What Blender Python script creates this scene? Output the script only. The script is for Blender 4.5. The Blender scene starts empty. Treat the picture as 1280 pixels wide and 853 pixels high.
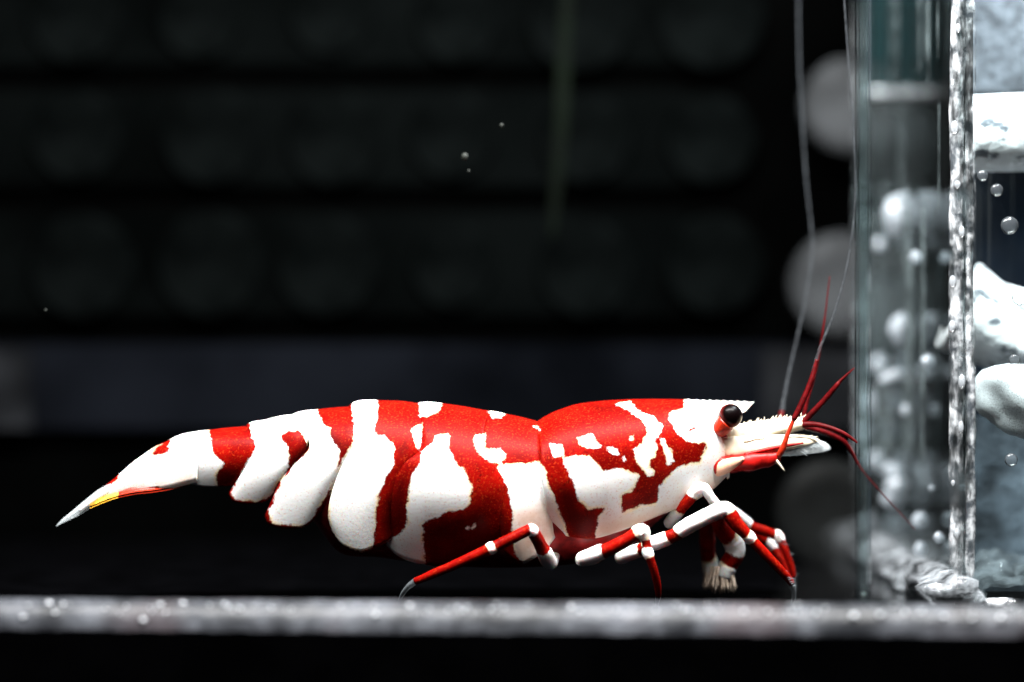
import bpy, bmesh, math, random
import numpy as np
from mathutils import Vector, noise as mnoise
random.seed(7)
SC = bpy.context.scene
COL = SC.collection

# ------------------------------------------------------------------ camera, light, exposure
D0 = 3.556          # distance from lens to the shrimp's mid plane (1 unit = 1000 px there)
CZ = 0.3235         # height of the lens above the tank floor
cam = bpy.data.cameras.new('camera'); camo = bpy.data.objects.new('camera', cam); COL.objects.link(camo)
camo.location = (0, -D0, CZ); camo.rotation_euler = (math.radians(90), 0, 0)
cam.sensor_width = 36; cam.lens = 36 * D0 / 1.28; cam.clip_start = 0.05; cam.clip_end = 100
cam.dof.use_dof = True; cam.dof.focus_distance = D0 - 0.06; cam.dof.aperture_fstop = cam.lens * 1e-3 / 0.125
cam.dof.aperture_blades = 0
SC.camera = camo
w = bpy.data.worlds.new('World'); SC.world = w; w.use_nodes = True
w.node_tree.nodes['Background'].inputs[0].default_value = (0.5, 0.65, 0.8, 1)
w.node_tree.nodes['Background'].inputs[1].default_value = 0.0015
def area(name, loc, target, sx, sy, power, col):
    l = bpy.data.lights.new(name, 'AREA'); l.shape = 'RECTANGLE'; l.size = sx; l.size_y = sy; l.energy = power; l.color = col
    o = bpy.data.objects.new(name, l); COL.objects.link(o); o.location = loc
    o.rotation_euler = (Vector(target) - Vector(loc)).to_track_quat('-Z', 'Y').to_euler()
    return o
area('tank_lamp', (0.0, -0.82, 2.15), (0, 0, 0.2), 2.4, 0.5, 460, (1, 0.99, 0.97))
area('front_lamp', (-0.5, -2.3, 2.1), (0, 0, 0.15), 0.9, 0.6, 16, (1, 0.97, 0.94))
area('box_lamp', (1.0, 0.15, 1.75), (0.95, 0.25, 0), 0.7, 0.5, 95, (0.93, 0.97, 1))
vs = SC.view_settings; vs.view_transform = 'Standard'; vs.look = 'None'; vs.exposure = 0; vs.gamma = 1
SC.cycles.use_denoising = True; SC.cycles.max_bounces = 10; SC.cycles.transparent_max_bounces = 24
SC.cycles.caustics_reflective = False; SC.cycles.caustics_refractive = False
SC.cycles.sample_clamp_indirect = 4

# ------------------------------------------------------------------ helpers
def U(px, py, y=0.0):
    k = (D0 + y) / D0 / 1000.0
    return Vector(((px - 640) * k, y, CZ - (py - 426.5) * k))

class NT:
    def __init__(s, name):
        s.m = bpy.data.materials.new(name); s.m.use_nodes = True; s.t = s.m.node_tree; s.t.nodes.clear()
        s.out = s.n('ShaderNodeOutputMaterial')
    def n(s, kind, **kw):
        nd = s.t.nodes.new(kind)
        for k, v in kw.items():
            if hasattr(nd, k): setattr(nd, k, v)
        return nd
    def l(s, a, b): s.t.links.new(a, b)
    def put(s, sock, v):
        if isinstance(v, bpy.types.NodeSocket): s.l(v, sock)
        elif isinstance(v, tuple) and len(v) == 3: sock.default_value = (*v, 1) if sock.type == 'RGBA' else v
        else: sock.default_value = v
    def math(s, op, a, b=0.0, c=0.0, clamp=False):
        nd = s.n('ShaderNodeMath', operation=op, use_clamp=clamp)
        for i, v in enumerate((a, b, c)): s.put(nd.inputs[i], v)
        return nd.outputs[0]
    def mix(s, f, a, b):
        nd = s.n('ShaderNodeMix', data_type='RGBA')
        s.put(nd.inputs[0], f); s.put(nd.inputs[6], a); s.put(nd.inputs[7], b); return nd.outputs[2]
    def ramp(s, v, a, b, lo=0.0, hi=1.0):
        nd = s.n('ShaderNodeMapRange', interpolation_type='SMOOTHSTEP')
        s.put(nd.inputs[0], v); nd.inputs[1].default_value = a; nd.inputs[2].default_value = b
        nd.inputs[3].default_value = lo; nd.inputs[4].default_value = hi; return nd.outputs[0]
    def noise(s, scale, detail=3, rough=0.55, vec=None, stretch=None):
        tc = s.n('ShaderNodeTexCoord').outputs['Object']
        if stretch:
            mp = s.n('ShaderNodeMapping'); s.l(tc, mp.inputs[0]); mp.inputs['Scale'].default_value = stretch; tc = mp.outputs[0]
        nd = s.n('ShaderNodeTexNoise'); s.l(tc, nd.inputs['Vector'])
        nd.inputs['Scale'].default_value = scale; nd.inputs['Detail'].default_value = detail; nd.inputs['Roughness'].default_value = rough
        return nd.outputs['Fac']
    def attr(s, name): return s.n('ShaderNodeAttribute', attribute_name=name).outputs['Fac']
    def bump(s, h, dist, strength=1.0):
        nd = s.n('ShaderNodeBump'); s.l(h, nd.inputs['Height']); nd.inputs['Distance'].default_value = dist; nd.inputs['Strength'].default_value = strength
        return nd.outputs[0]
    def pbr(s, col, rough=0.5, spec=0.3, normal=None, **kw):
        p = s.n('ShaderNodeBsdfPrincipled'); s.put(p.inputs['Base Color'], col); s.put(p.inputs['Roughness'], rough)
        p.inputs['Specular IOR Level'].default_value = spec
        if normal is not None: s.l(normal, p.inputs['Normal'])
        for k, v in kw.items(): s.put(p.inputs[k.replace('_', ' ')], v)
        return p.outputs[0]
    def done(s, sh): s.l(sh, s.out.inputs[0]); return s.m
    def see_through(s, sh, alpha):
        t = s.n('ShaderNodeBsdfTransparent'); mx = s.n('ShaderNodeMixShader')
        s.put(mx.inputs[0], alpha); s.l(t.outputs[0], mx.inputs[1]); s.l(sh, mx.inputs[2]); return mx.outputs[0]

def mat_shell():
    t = NT('shrimp_shell')
    s = t.attr('sdf')
    s = t.math('ADD', s, t.math('MULTIPLY', t.math('SUBTRACT', t.noise(85, 4, 0.65), 0.5), 11.0))
    s = t.math('ADD', s, t.math('MULTIPLY', t.math('SUBTRACT', t.noise(330, 3, 0.7), 0.5), 4.0))
    f = t.ramp(s, -1.3, 1.5)
    rim = t.ramp(s, 0.3, 4.5)
    pink = t.math('MULTIPLY', t.ramp(t.noise(420, 2), 0.57, 0.70), 0.5)
    white = t.mix(pink, (0.80, 0.80, 0.79), (0.62, 0.30, 0.22))
    white = t.mix(t.math('MULTIPLY', t.attr('warm'), t.ramp(t.noise(45, 4), 0.2, 0.6, 0.5, 1.0)), white, (0.56, 0.37, 0.27))
    rim = t.math('MAXIMUM', rim, t.ramp(t.noise(30, 2), 0.40, 0.58))
    white = t.mix(rim, (0.84, 0.66, 0.42), white)
    red = t.mix(t.ramp(t.noise(26, 4), 0.35, 0.68), (0.11, 0.0008, 0.0005), (0.21, 0.0022, 0.001))
    red = t.mix(t.ramp(t.noise(110, 4, 0.7), 0.54, 0.74), red, (0.06, 0.0008, 0.0007))
    red = t.mix(t.math('MULTIPLY', t.ramp(t.noise(430, 2), 0.56, 0.68), 0.6), red, (0.36, 0.028, 0.006))
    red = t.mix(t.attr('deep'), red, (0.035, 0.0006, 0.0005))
    b = t.bump(t.noise(260, 3), 0.0012, 0.12)
    return t.done(t.pbr(t.mix(f, red, white), t.mix(f, (0.42,)*3, (0.5,)*3), 0.03, b, Subsurface_Weight=0.18, Subsurface_Scale=0.010))
def mat_simple(name, col, rough=0.4, spec=0.3, var=0.25, scale=60, alpha=None, bumpd=0.0, **kw):
    t = NT(name)
    dark = tuple(c * (1 - var) for c in col); lite = tuple(min(1, c * (1 + var)) for c in col)
    c = t.mix(t.ramp(t.noise(scale, 4), 0.3, 0.7), dark, lite)
    b = t.bump(t.noise(scale * 2, 4), bumpd) if bumpd else None
    sh = t.pbr(c, rough, spec, b, **kw)
    if alpha is not None: sh = t.see_through(sh, alpha)
    return t.done(sh)
def mat_glass(name, tint=(0.93, 0.97, 0.97), ior=1.22, haze=0.03, streak=0.0):
    t = NT(name)
    tr = t.n('ShaderNodeBsdfTransparent'); tr.inputs[0].default_value = (*tint, 1)
    gl = t.n('ShaderNodeBsdfGlossy'); gl.inputs['Roughness'].default_value = 0.08
    df = t.n('ShaderNodeBsdfDiffuse'); df.inputs[0].default_value = (0.6, 0.68, 0.7, 1)
    fr = t.n('ShaderNodeFresnel'); fr.inputs[0].default_value = ior
    m1 = t.n('ShaderNodeMixShader'); t.l(fr.outputs[0], m1.inputs[0]); t.l(tr.outputs[0], m1.inputs[1]); t.l(gl.outputs[0], m1.inputs[2])
    h = t.math('MULTIPLY', t.ramp(t.noise(9, 4), 0.35, 0.75), haze)
    if streak:
        h = t.math('ADD', h, t.math('MULTIPLY', t.ramp(t.noise(90, 2, 0.5, stretch=(1, 1, 0.012)), 0.52, 0.75), streak))
    m2 = t.n('ShaderNodeMixShader'); t.l(h, m2.inputs[0]); t.l(m1.outputs[0], m2.inputs[1]); t.l(df.outputs[0], m2.inputs[2])
    return t.done(m2.outputs[0])

M = {}
M['shell'] = mat_shell()
M['maroon'] = mat_simple('maroon_flesh', (0.17, 0.008, 0.008), 0.35, 0.2, 0.5, 60)
M['cream'] = mat_simple('cream_shell', (0.76, 0.66, 0.50), 0.45, 0.3, 0.08, 90)
M['red'] = mat_simple('red_shell', (0.26, 0.004, 0.003), 0.4, 0.15, 0.35, 120)
M['dark_red'] = mat_simple('dark_red_feeler', (0.055, 0.0014, 0.002), 0.4, 0.06, 0.4, 150)
M['orange'] = mat_simple('orange_tissue', (0.30, 0.014, 0.003), 0.35, 0.3, 0.4, 140)
M['gold'] = mat_simple('golden_tissue', (0.72, 0.36, 0.03), 0.4, 0.3, 0.3, 140)
M['clear_horn'] = mat_simple('clear_horn', (0.55, 0.6, 0.62), 0.35, 0.3, 0.2, 150, alpha=0.45)
M['clear_tip'] = mat_simple('smoky_tip', (0.12, 0.135, 0.145), 0.35, 0.3, 0.3, 150, alpha=0.6)
M['bristle'] = mat_simple('bristle', (0.62, 0.50, 0.40), 0.6, 0.2, 0.3, 150)
M['pale_thread'] = mat_simple('pale_feeler', (0.030, 0.033, 0.037), 0.5, 0.05, 0.6, 200, alpha=0.4)
def mat_eye():
    t = NT('eye'); geo = t.n('ShaderNodeTexCoord').outputs['Object']
    d = t.n('ShaderNodeVectorMath', operation='DISTANCE'); t.l(geo, d.inputs[0]); d.inputs[1].default_value = (0.004, -0.013, 0.0045)
    c = t.mix(t.ramp(d.outputs['Value'], 0.0125, 0.0180), (0.0015, 0.0006, 0.0007), (0.06, 0.0045, 0.004))
    return t.done(t.pbr(c, 0.3, 0.06))
M['eye'] = mat_eye()
M['floor'] = mat_simple('black_tank_floor', (0.0007, 0.0007, 0.0009), 0.10, 0.5, 0.5, 14, IOR=1.14)
M['base'] = mat_simple('black_base', (0.0005, 0.0005, 0.0006), 0.9, 0.0, 0.3, 14)
M['panel'] = mat_simple('black_back_panel', (0.0003, 0.00033, 0.00033), 0.9, 0.0, 0.3, 5)
M['rail'] = mat_simple('dark_green_grey_rail', (0.00062, 0.0008, 0.0008), 0.9, 0.0, 0.5, 3)
M['knob'] = mat_simple('grey_green_knob', (0.00085, 0.0011, 0.0011), 0.9, 0.0, 0.6, 9)
M['slate'] = mat_simple('slate_strip', (0.0017, 0.0020, 0.0028), 0.9, 0.0, 0.7, 2.2)
M['disc'] = mat_simple('pale_disc', (0.050, 0.054, 0.058), 0.6, 0.1, 0.45, 11, alpha=0.5)
M['dim_disc'] = mat_simple('dim_disc', (0.006, 0.0066, 0.0066), 0.6, 0.1, 0.5, 11, alpha=0.4)
M['bead'] = mat_simple('bright_grain', (0.45, 0.47, 0.5), 0.15, 0.5, 0.1, 40)
M['box'] = mat_glass('clear_acrylic', ior=1.05, haze=0.0008, streak=0.005)
M['clean'] = mat_glass('clear_rear_acrylic', ior=1.04, haze=0.0)
M['front'] = mat_glass('clear_front_acrylic', ior=1.07, haze=0.004, streak=0.006)
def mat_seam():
    t = NT('glinting_silicone')
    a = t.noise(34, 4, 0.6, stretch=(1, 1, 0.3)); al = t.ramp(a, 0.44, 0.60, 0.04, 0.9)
    sh = t.pbr(t.mix(t.ramp(t.noise(60, 3), 0.35, 0.7), (0.04, 0.047, 0.055), (0.62, 0.65, 0.68)), 0.06, 0.5, t.bump(t.noise(45, 3, 0.5, stretch=(1, 1, 0.3)), 0.004))  # pale patches put the highlights of the glass edge into the colour
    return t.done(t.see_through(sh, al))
M['silicone'] = mat_seam()
M['foot'] = mat_simple('clear_silicone_foot', (0.34, 0.37, 0.40), 0.05, 0.5, 0.95, 30, alpha=0.42, bumpd=0.004)
M['tube'] = mat_glass('edge_tube', ior=1.16, haze=0.002, streak=0.012)
M['film'] = mat_simple('clear_film', (0.16, 0.18, 0.20), 0.08, 0.5, 0.8, 22, alpha=0.4)
def mat_bubble(name, a, col):
    t = NT(name); fr = t.n('ShaderNodeFresnel'); fr.inputs[0].default_value = 1.33
    gl = t.n('ShaderNodeBsdfGlossy'); gl.inputs['Roughness'].default_value = 0.12
    m = t.n('ShaderNodeMixShader'); t.l(fr.outputs[0], m.inputs[0]); t.l(t.see_through(t.pbr(t.mix(t.noise(40), tuple(c * .7 for c in col), col), 0.15, 0.5), a), m.inputs[1]); t.l(gl.outputs[0], m.inputs[2])
    return t.done(m.outputs[0])
M['faint_bubble'] = mat_bubble('faint_bubble', 0.10, (0.30, 0.34, 0.38))
M['seam_bubble'] = mat_bubble('seam_bubble', 0.35, (0.6, 0.65, 0.7))
M['strand'] = mat_simple('green_strand', (0.0004, 0.0015, 0.0004), 0.8, 0.05, 0.4, 30, alpha=0.5)
M['bubble'] = mat_simple('air_bubble', (0.42, 0.47, 0.52), 0.10, 0.5, 0.15, 40, alpha=0.5)
def mat_white():
    t = NT('white_ceramic'); c = t.mix(t.ramp(t.noise(55, 5, 0.7, stretch=(0.5, 1, 1)), 0.53, 0.63), (0.78, 0.79, 0.82), (0.10, 0.11, 0.13))
    return t.done(t.pbr(c, 0.35, 0.3, t.bump(t.noise(40, 4), 0.004)))
M['white'] = mat_white()
M['foam'] = mat_simple('grey_foam', (0.075, 0.083, 0.098), 0.9, 0.1, 0.5, 70, bumpd=0.006)
M['navy'] = mat_simple('navy_plastic', (0.003, 0.005, 0.009), 0.35, 0.1, 0.3, 12)
M['frost'] = mat_simple('frosted_plastic', (0.055, 0.068, 0.085), 0.4, 0.3, 0.9, 9, bumpd=0.01)
M['teal'] = mat_simple('teal_ribs', (0.012, 0.045, 0.050), 0.4, 0.3, 0.45, 40)
M['sage'] = mat_simple('sage_plastic', (0.060, 0.072, 0.077), 0.4, 0.3, 0.8, 11)
M['speck'] = mat_simple('drifting_speck', (0.009, 0.011, 0.009), 0.6, 0.2, 0.3, 50)
def mat_lip():
    t = NT('frosted_glass_lip')
    a = t.noise(13, 4, 0.65, stretch=(1, 1, 1)); g = t.ramp(a, 0.32, 0.72)
    c = t.mix(g, (0.008, 0.0088, 0.0105), (0.062, 0.066, 0.076))
    c = t.mix(t.math('MULTIPLY', t.ramp(t.noise(6, 2), 0.55, 0.7), 0.4), c, (0.030, 0.014, 0.014))
    b = t.bump(t.noise(60, 3), 0.002)
    return t.done(t.pbr(c, 0.35, 0.10, b))
M['lip'] = mat_lip()

def link(name, me, mats, parent=None, smooth=True):
    o = bpy.data.objects.new(name, me); COL.objects.link(o)
    for m in (mats if isinstance(mats, (list, tuple)) else [mats]): me.materials.append(m)
    if smooth and len(me.polygons): me.polygons.foreach_set('use_smooth', [True] * len(me.polygons))
    if parent: o.parent = parent
    return o
def mesh(name, v, f, attr=None, mi=None, deep=None, warm=None):
    me = bpy.data.meshes.new(name); me.from_pydata([tuple(p) for p in v], [], f)
    if attr is not None:
        a = me.attributes.new('sdf', 'FLOAT', 'POINT'); a.data.foreach_set('value', np.asarray(attr, dtype=np.float32))
    if deep is not None:
        a = me.attributes.new('deep', 'FLOAT', 'POINT'); a.data.foreach_set('value', np.asarray(deep, dtype=np.float32))
    if warm is not None:
        a = me.attributes.new('warm', 'FLOAT', 'POINT'); a.data.foreach_set('value', np.asarray(warm, dtype=np.float32))
    if mi is not None: me.polygons.foreach_set('material_index', mi)
    me.update(); return me
def tag(o, label, cat, group=None, kind=None):
    if label: o['label'] = label
    if cat: o['category'] = cat
    if group: o['group'] = group
    if kind: o['kind'] = kind
    return o
def empty(name, loc):
    o = bpy.data.objects.new(name, None); COL.objects.link(o); o.location = loc; o.empty_display_size = 0.05; return o
def bevel_box(name, lo, hi, mat, parent=None, bev=0.004, seg=2, jitter=0.0):
    bm = bmesh.new(); bmesh.ops.create_cube(bm, size=1)
    for v in bm.verts:
        for i in range(3): v.co[i] = (lo[i] + hi[i]) / 2 + v.co[i] * (hi[i] - lo[i])
    if bev: bmesh.ops.bevel(bm, geom=list(bm.edges), offset=bev, segments=seg, affect='EDGES')
    me = bpy.data.meshes.new(name); bm.to_mesh(me); bm.free()
    return link(name, me, mat, parent, smooth=False)

def curve(pts, n):
    """Catmull-Rom through pts (any dimension), n samples, even along the length"""
    P = np.array(pts, float)
    if len(P) == 2: return P[0] + (P[1] - P[0]) * np.linspace(0, 1, n)[:, None]
    Q = np.vstack([2 * P[0] - P[1], P, 2 * P[-1] - P[-2]]); out = []
    for i in range(1, len(Q) - 2):
        a, b, c, d = Q[i-1], Q[i], Q[i+1], Q[i+2]
        for t in np.linspace(0, 1, 24, endpoint=False):
            out.append(0.5 * ((2*b) + (-a + c)*t + (2*a - 5*b + 4*c - d)*t*t + (-a + 3*b - 3*c + d)*t**3))
    out.append(P[-1]); out = np.array(out)
    s = np.concatenate([[0], np.cumsum(np.linalg.norm(np.diff(out[:, :2], axis=0), axis=1))])
    q = np.linspace(0, s[-1], n)
    return np.stack([np.interp(q, s, out[:, k]) for k in range(out.shape[1])], 1)

def tube(nodes, n=60, sides=12, flat=1.0, cap=True, rough=0.0):
    """nodes: (px, py, depth, radius px, white +/-); returns verts, faces, sdf"""
    C = curve(nodes, n); V = []; F = []; A = []
    pts = [U(c[0], c[1], c[2]) for c in C]
    for i, c in enumerate(C):
        tg = (pts[min(i+1, n-1)] - pts[max(i-1, 0)]).normalized()
        side = Vector((0, 1, 0)); up = tg.cross(side)
        if up.length < 0.2: up = tg.cross(Vector((1, 0, 0)))
        up.normalize(); side = up.cross(tg).normalized()
        r0 = max(c[3], 0.15) / 1000.0
        for k in range(sides):
            a = 2 * math.pi * k / sides
            r = r0 * (1 + rough * (mnoise.noise((c[0] * .09, c[1] * .09, math.cos(a) + c[2] * 9)) + .6 * mnoise.noise((c[0] * .3, c[1] * .3, math.sin(a) * 1.5)))) if rough else r0
            V.append(pts[i] + up * (r * math.cos(a)) + side * (r * flat * math.sin(a)))
            A.append(c[4] if len(c) > 4 else -5)
    for i in range(n - 1):
        for k in range(sides):
            a, b = i * sides + k, i * sides + (k + 1) % sides
            F.append((a, b, b + sides, a + sides))
    if cap:
        F.append(tuple(range(sides))[::-1]); F.append(tuple(range((n-1)*sides, n*sides)))
    return V, F, A
def tube_obj(name, nodes, mat, parent, n=60, sides=12, flat=1.0, rough=0.0):
    V, F, A = tube(nodes, n, sides, flat, True, rough)
    return link(name, mesh(name, V, F, A), mat, parent)

# ------------------------------------------------------------------ the setting
yl, yr = -0.365, -0.451                       # front edge of the floor runs slightly towards the lens at the right
def front_y(x): return yl + (x + 0.574) * (yr - yl) / 1.133
XL, XR, YB = -3.0, 3.0, 1.06
v = [(XL, front_y(XL), 0), (XR, front_y(XR), 0), (XR, YB, 0), (XL, YB, 0)]
v += [(a, b, -0.35) for a, b, c in v]
fl = link('tank_floor', mesh('tank_floor', v, [(0,1,2,3), (4,5,1,0), (5,6,2,1), (6,7,3,2), (7,4,0,3), (7,6,5,4)], mi=[0,1,1,1,1,1]), [M['floor'], M['base']], smooth=False)
tag(fl, 'black glossy floor of the tank', None, kind='structure')
bw = bevel_box('back_wall', (XL, 1.06, -0.35), (XR, 1.12, 2.2), M['panel'], bev=0)
tag(bw, 'black back wall of the tank', None, kind='structure')
k9 = (D0 + 1.04) / D0 / 1000
def zb(py): return CZ - (py - 426.5) * k9
bevel_box('slate_strip', (XL, 1.03, zb(543)), (XR, 1.058, zb(430)), M['slate'], bw, bev=0.01)
M['pale_slate'] = mat_simple('pale_slate', (0.0058, 0.0062, 0.0070), 0.9, 0.0, 0.7, 7)
for a, b in ((-90, 42), (952, 1140)):
    bevel_box('slate_plate', ((a - 640) * k9, 1.016, zb(538)), ((b - 640) * k9, 1.029, zb(436)), M['pale_slate'], bw, bev=0.004)
for a, b in ((112, 240), (264, 402), (-40, 88), (-190, -64)):
    bevel_box('rail', (XL, 1.036, zb(b)), (225 * k9, 1.058, zb(a)), M['rail'], bw, bev=0.01)
# round studs on the rails
bm = bmesh.new(); bmesh.ops.create_cone(bm, cap_ends=True, segments=28, radius1=0.084, radius2=0.078, depth=0.012)
bmesh.ops.rotate(bm, verts=bm.verts, matrix=__import__('mathutils').Matrix.Rotation(math.radians(90), 3, 'X'))
stud = bpy.data.meshes.new('stud'); bm.to_mesh(stud); bm.free(); stud.materials.append(M['knob'])
for py in (24, 176, 334):
    for px in range(-55, 900, 157):
        o = bpy.data.objects.new('stud', stud); COL.objects.link(o); o.parent = bw
        o.location = ((px + random.uniform(-9, 9) - 640) * k9, 1.031, zb(py + random.uniform(-6, 6))); q = random.uniform(0.82, 1.06); o.scale = (q, 1, q)

# three pale round discs standing behind, towards the clear box
def disc(px, py, y, r, label, mat='disc'):
    bm = bmesh.new(); seg = 36
    prof = [(0, -0.014), (r * 0.55, -0.018), (r * 0.86, -0.013), (r, 0.0), (r * 0.9, 0.014), (0, 0.014)]
    rings = []
    for rr, yy in prof:
        rings.append([bm.verts.new((rr * math.cos(a), yy, rr * math.sin(a))) for a in np.linspace(0, 2*math.pi, seg, endpoint=False)] if rr else [bm.verts.new((0, yy, 0))])
    for a, b in zip(rings, rings[1:]):
        for k in range(seg):
            q = (a[k % len(a)], a[(k+1) % len(a)], b[(k+1) % len(b)], b[k % len(b)])
            u = list(dict.fromkeys(q))
            if len(u) > 2: bm.faces.new(u)
    bmesh.ops.recalc_face_normals(bm, faces=bm.faces)
    me = bpy.data.meshes.new('round_disc'); bm.to_mesh(me); bm.free()
    e = empty('round_disc', U(px, py, y)); link('plate', me, M[mat], e)
    return tag(e, label, 'disc')

# ------------------------------------------------------------------ front lip of the tank
lip = empty('glass_lip', (0, front_y(0), 0))
tag(lip, 'silvery frosted glass lip running along the front of the black floor', 'glass lip')
V = []; F = []; N = 500; prof = [(0.0, -0.001), (0.0005, 0.007), (0.009, 0.021), (0.021, 0.031), (0.026, 0.033), (0.030, 0.028), (0.030, -0.001)]
for i in range(N):
    x = -2.0 + 4.0 * i / (N - 1)
    for j, (a, b) in enumerate(prof):
        d = mnoise.noise((x * 38, j * 2.1, 0)) * 0.0008 + mnoise.noise((x * 9, j, 3)) * 0.0008
        V.append((x, front_y(x) - lip.location.y + a + (d if j < 5 else 0), b + (d if 0 < j < 6 else 0)))
np_ = len(prof)
for i in range(N - 1):
    for j in range(np_ - 1):
        F.append((i*np_+j, (i+1)*np_+j, (i+1)*np_+j+1, i*np_+j+1))
link('lip_bar', mesh('lip_bar', V, F), M['lip'], lip)
bm = bmesh.new(); bmesh.ops.create_icosphere(bm, subdivisions=2, radius=1)
bead = bpy.data.meshes.new('grain'); bm.to_mesh(bead); bm.free(); bead.materials.append(M['bead']); bead.polygons.foreach_set('use_smooth', [True]*len(bead.polygons))
spots = [(60,757,7),(78,757,5),(200,758,6),(228,757,6),(280,758,6),(512,760,6),(630,762,5),(714,762,7),(855,764,5),(862,764,4),(1067,772,8),(1020,768,5),(1250,775,9),(1100,770,6),(30,772,5),(180,776,6),(300,762,5),(425,760,5),(470,770,6),(560,764,4),(580,765,4),(770,764,4),(820,764,4),(930,766,5),(960,766,5),(990,767,4),(1180,772,6),(1215,774,5)]
spots += [(random.uniform(0, 1280), 0, random.uniform(2, 4.5)) for _ in range(70)]
for px, py, r in spots:
    d = D0 + front_y((px - 640) * 0.00088) + 0.01
    if py == 0: py = random.uniform(757, 768)
    x = (px - 640) * d / D0 / 1000; yy = front_y(x)
    z = min(CZ - (py - 426.5) * d / D0 / 1000, 0.032)
    o = bpy.data.objects.new('grain', bead); COL.objects.link(o); o.parent = lip
    q = r * 0.00045
    o.location = (x, yy - lip.location.y + float(np.interp(z, [0, 0.007, 0.021, 0.031], [0, 0.0005, 0.009, 0.021])) - q * 0.4, z + q * 0.5); o.scale = (q * random.uniform(0.8, 1.3), q, q * random.uniform(0.7, 1.1))

# ------------------------------------------------------------------ clear box at the right
BX, BY0, BY1, BX1, BZ = 0.5465, -0.086, 0.94, 1.55, 1.15; TH = 0.02
box = empty('clear_box', (BX, BY0, 0)); tag(box, 'clear acrylic box with bubbles standing on the tank floor', 'box')
def bpart(name, lo, hi, mat, bev=0.004):
    o = bevel_box(name, [a - b for a, b in zip(lo, box.location)], [a - b for a, b in zip(hi, box.location)], mat, box, bev); return o
bpart('side_wall', (BX, BY0 + TH + .001, 0.001), (BX + TH, BY1 - TH - .001, BZ), M['box'])
bpart('side_wall', (BX1 - TH, BY0 + TH + .001, 0.001), (BX1, BY1 - TH - .001, BZ), M['box'])
bpart('front_wall', (BX, BY0, 0.001), (BX1, BY0 + TH, BZ), M['front'])
bpart('rear_wall', (BX, BY1 - TH, 0.001), (BX1, BY1, BZ), M['clean'])
bpart('bottom', (BX + TH + .001, BY0 + TH + .001, 0.001), (BX1 - TH - .001, BY1 - TH - .001, 0.016), M['box'], 0.002)
def rough_bead(name, a, b, r, amp, seed, n=160, sides=12, sq=(1, 1), mat='silicone', tw=.8):
    a = Vector(a); b = Vector(b); t = (b - a).normalized()
    up = Vector((0, 0, 1)) if abs(t.z) < 0.8 else Vector((0, 1, 0)); s = t.cross(up).normalized(); up = s.cross(t)
    V = []; F = []
    for i in range(n):
        f = i / (n - 1); c = a.lerp(b, f)
        for k in range(sides):
            an = 2 * math.pi * k / sides
            rr = r * (1 + amp * mnoise.noise((c.x * 14 + seed, c.y * 14 + math.cos(an) * tw, c.z * 14 + math.sin(an) * tw)) + amp * .3 * mnoise.noise((c.x * 40, c.y * 40 + seed, c.z * 40 + math.cos(an))))
            V.append(c + s * (rr * math.cos(an) * sq[0]) + up * (rr * math.sin(an) * sq[1]) - box.location)
    for i in range(n - 1):
        for k in range(sides):
            q, p = i*sides+k, i*sides+(k+1) % sides; F.append((q, p, p+sides, q+sides))
    F.append(tuple(range(sides))[::-1]); F.append(tuple(range((n-1)*sides, n*sides)))
    return link(name, mesh(name, V, F), M[mat], box)
rough_bead('corner_seam', (BX - .003, BY0 + .008, 0.02), (BX - .003, BY0 + .008, BZ), 0.009, 0.35, 1, 300)  # seam added to give the glass edge its bright column
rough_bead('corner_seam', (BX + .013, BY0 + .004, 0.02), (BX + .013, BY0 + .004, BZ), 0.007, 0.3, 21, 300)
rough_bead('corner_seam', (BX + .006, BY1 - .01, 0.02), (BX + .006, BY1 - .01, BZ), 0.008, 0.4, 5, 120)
rough_bead('floor_seam', (BX - .006, BY0 - .01, 0.013), (BX - .006, BY1, 0.013), 0.027, 0.6, 9, 160, 24, sq=(1.3, 0.85), mat='foot', tw=2.2)
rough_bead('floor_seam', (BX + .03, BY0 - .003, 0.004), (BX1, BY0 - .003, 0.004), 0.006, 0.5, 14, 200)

# things inside the box; the pipes and stone are added as its white glare
def sub_box(name, px0, px1, py0, py1, y, thick, mat, parent, bev=0.006):
    a = U(px0, py1, y); b = U(px1, py0, y); off = parent.location if parent else Vector((0, 0, 0))
    return bevel_box(name, (a.x - off.x, y - off.y, a.z - off.z), (b.x - off.x, y + thick - off.y, b.z - off.z), mat, parent, bev)
YI = 0.80
ft = empty('filter_cartridge', U(1135, 240, YI)); tag(ft, 'teal filter cartridge with vertical ribs hanging at the back of the clear box', 'filter')
sub_box('core', 1092, 1196, -220, 112, YI + 0.02, 0.06, M['teal'], ft)
for i in range(15):
    px = 1093 + i * 7.1; sub_box('rib', px, px + 3.4, -220, 109, YI, 0.019, M['teal'], ft, 0.002)
sub_box('collar', 1088, 1198, 110, 121, YI - 0.006, 0.08, M['white'], ft, 0.004)
sub_box('frosted_cup', 1086, 1198, 123, 236, YI, 0.08, M['sage'], ft, 0.02)
fp = sub_box('frosted_card', 1086, 1200, 345, 445, 0.82, 0.03, M['sage'], None, 0.01)
tag(fp, 'frosted grey plastic plate behind the bubbly side wall of the clear box', 'plate')

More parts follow.
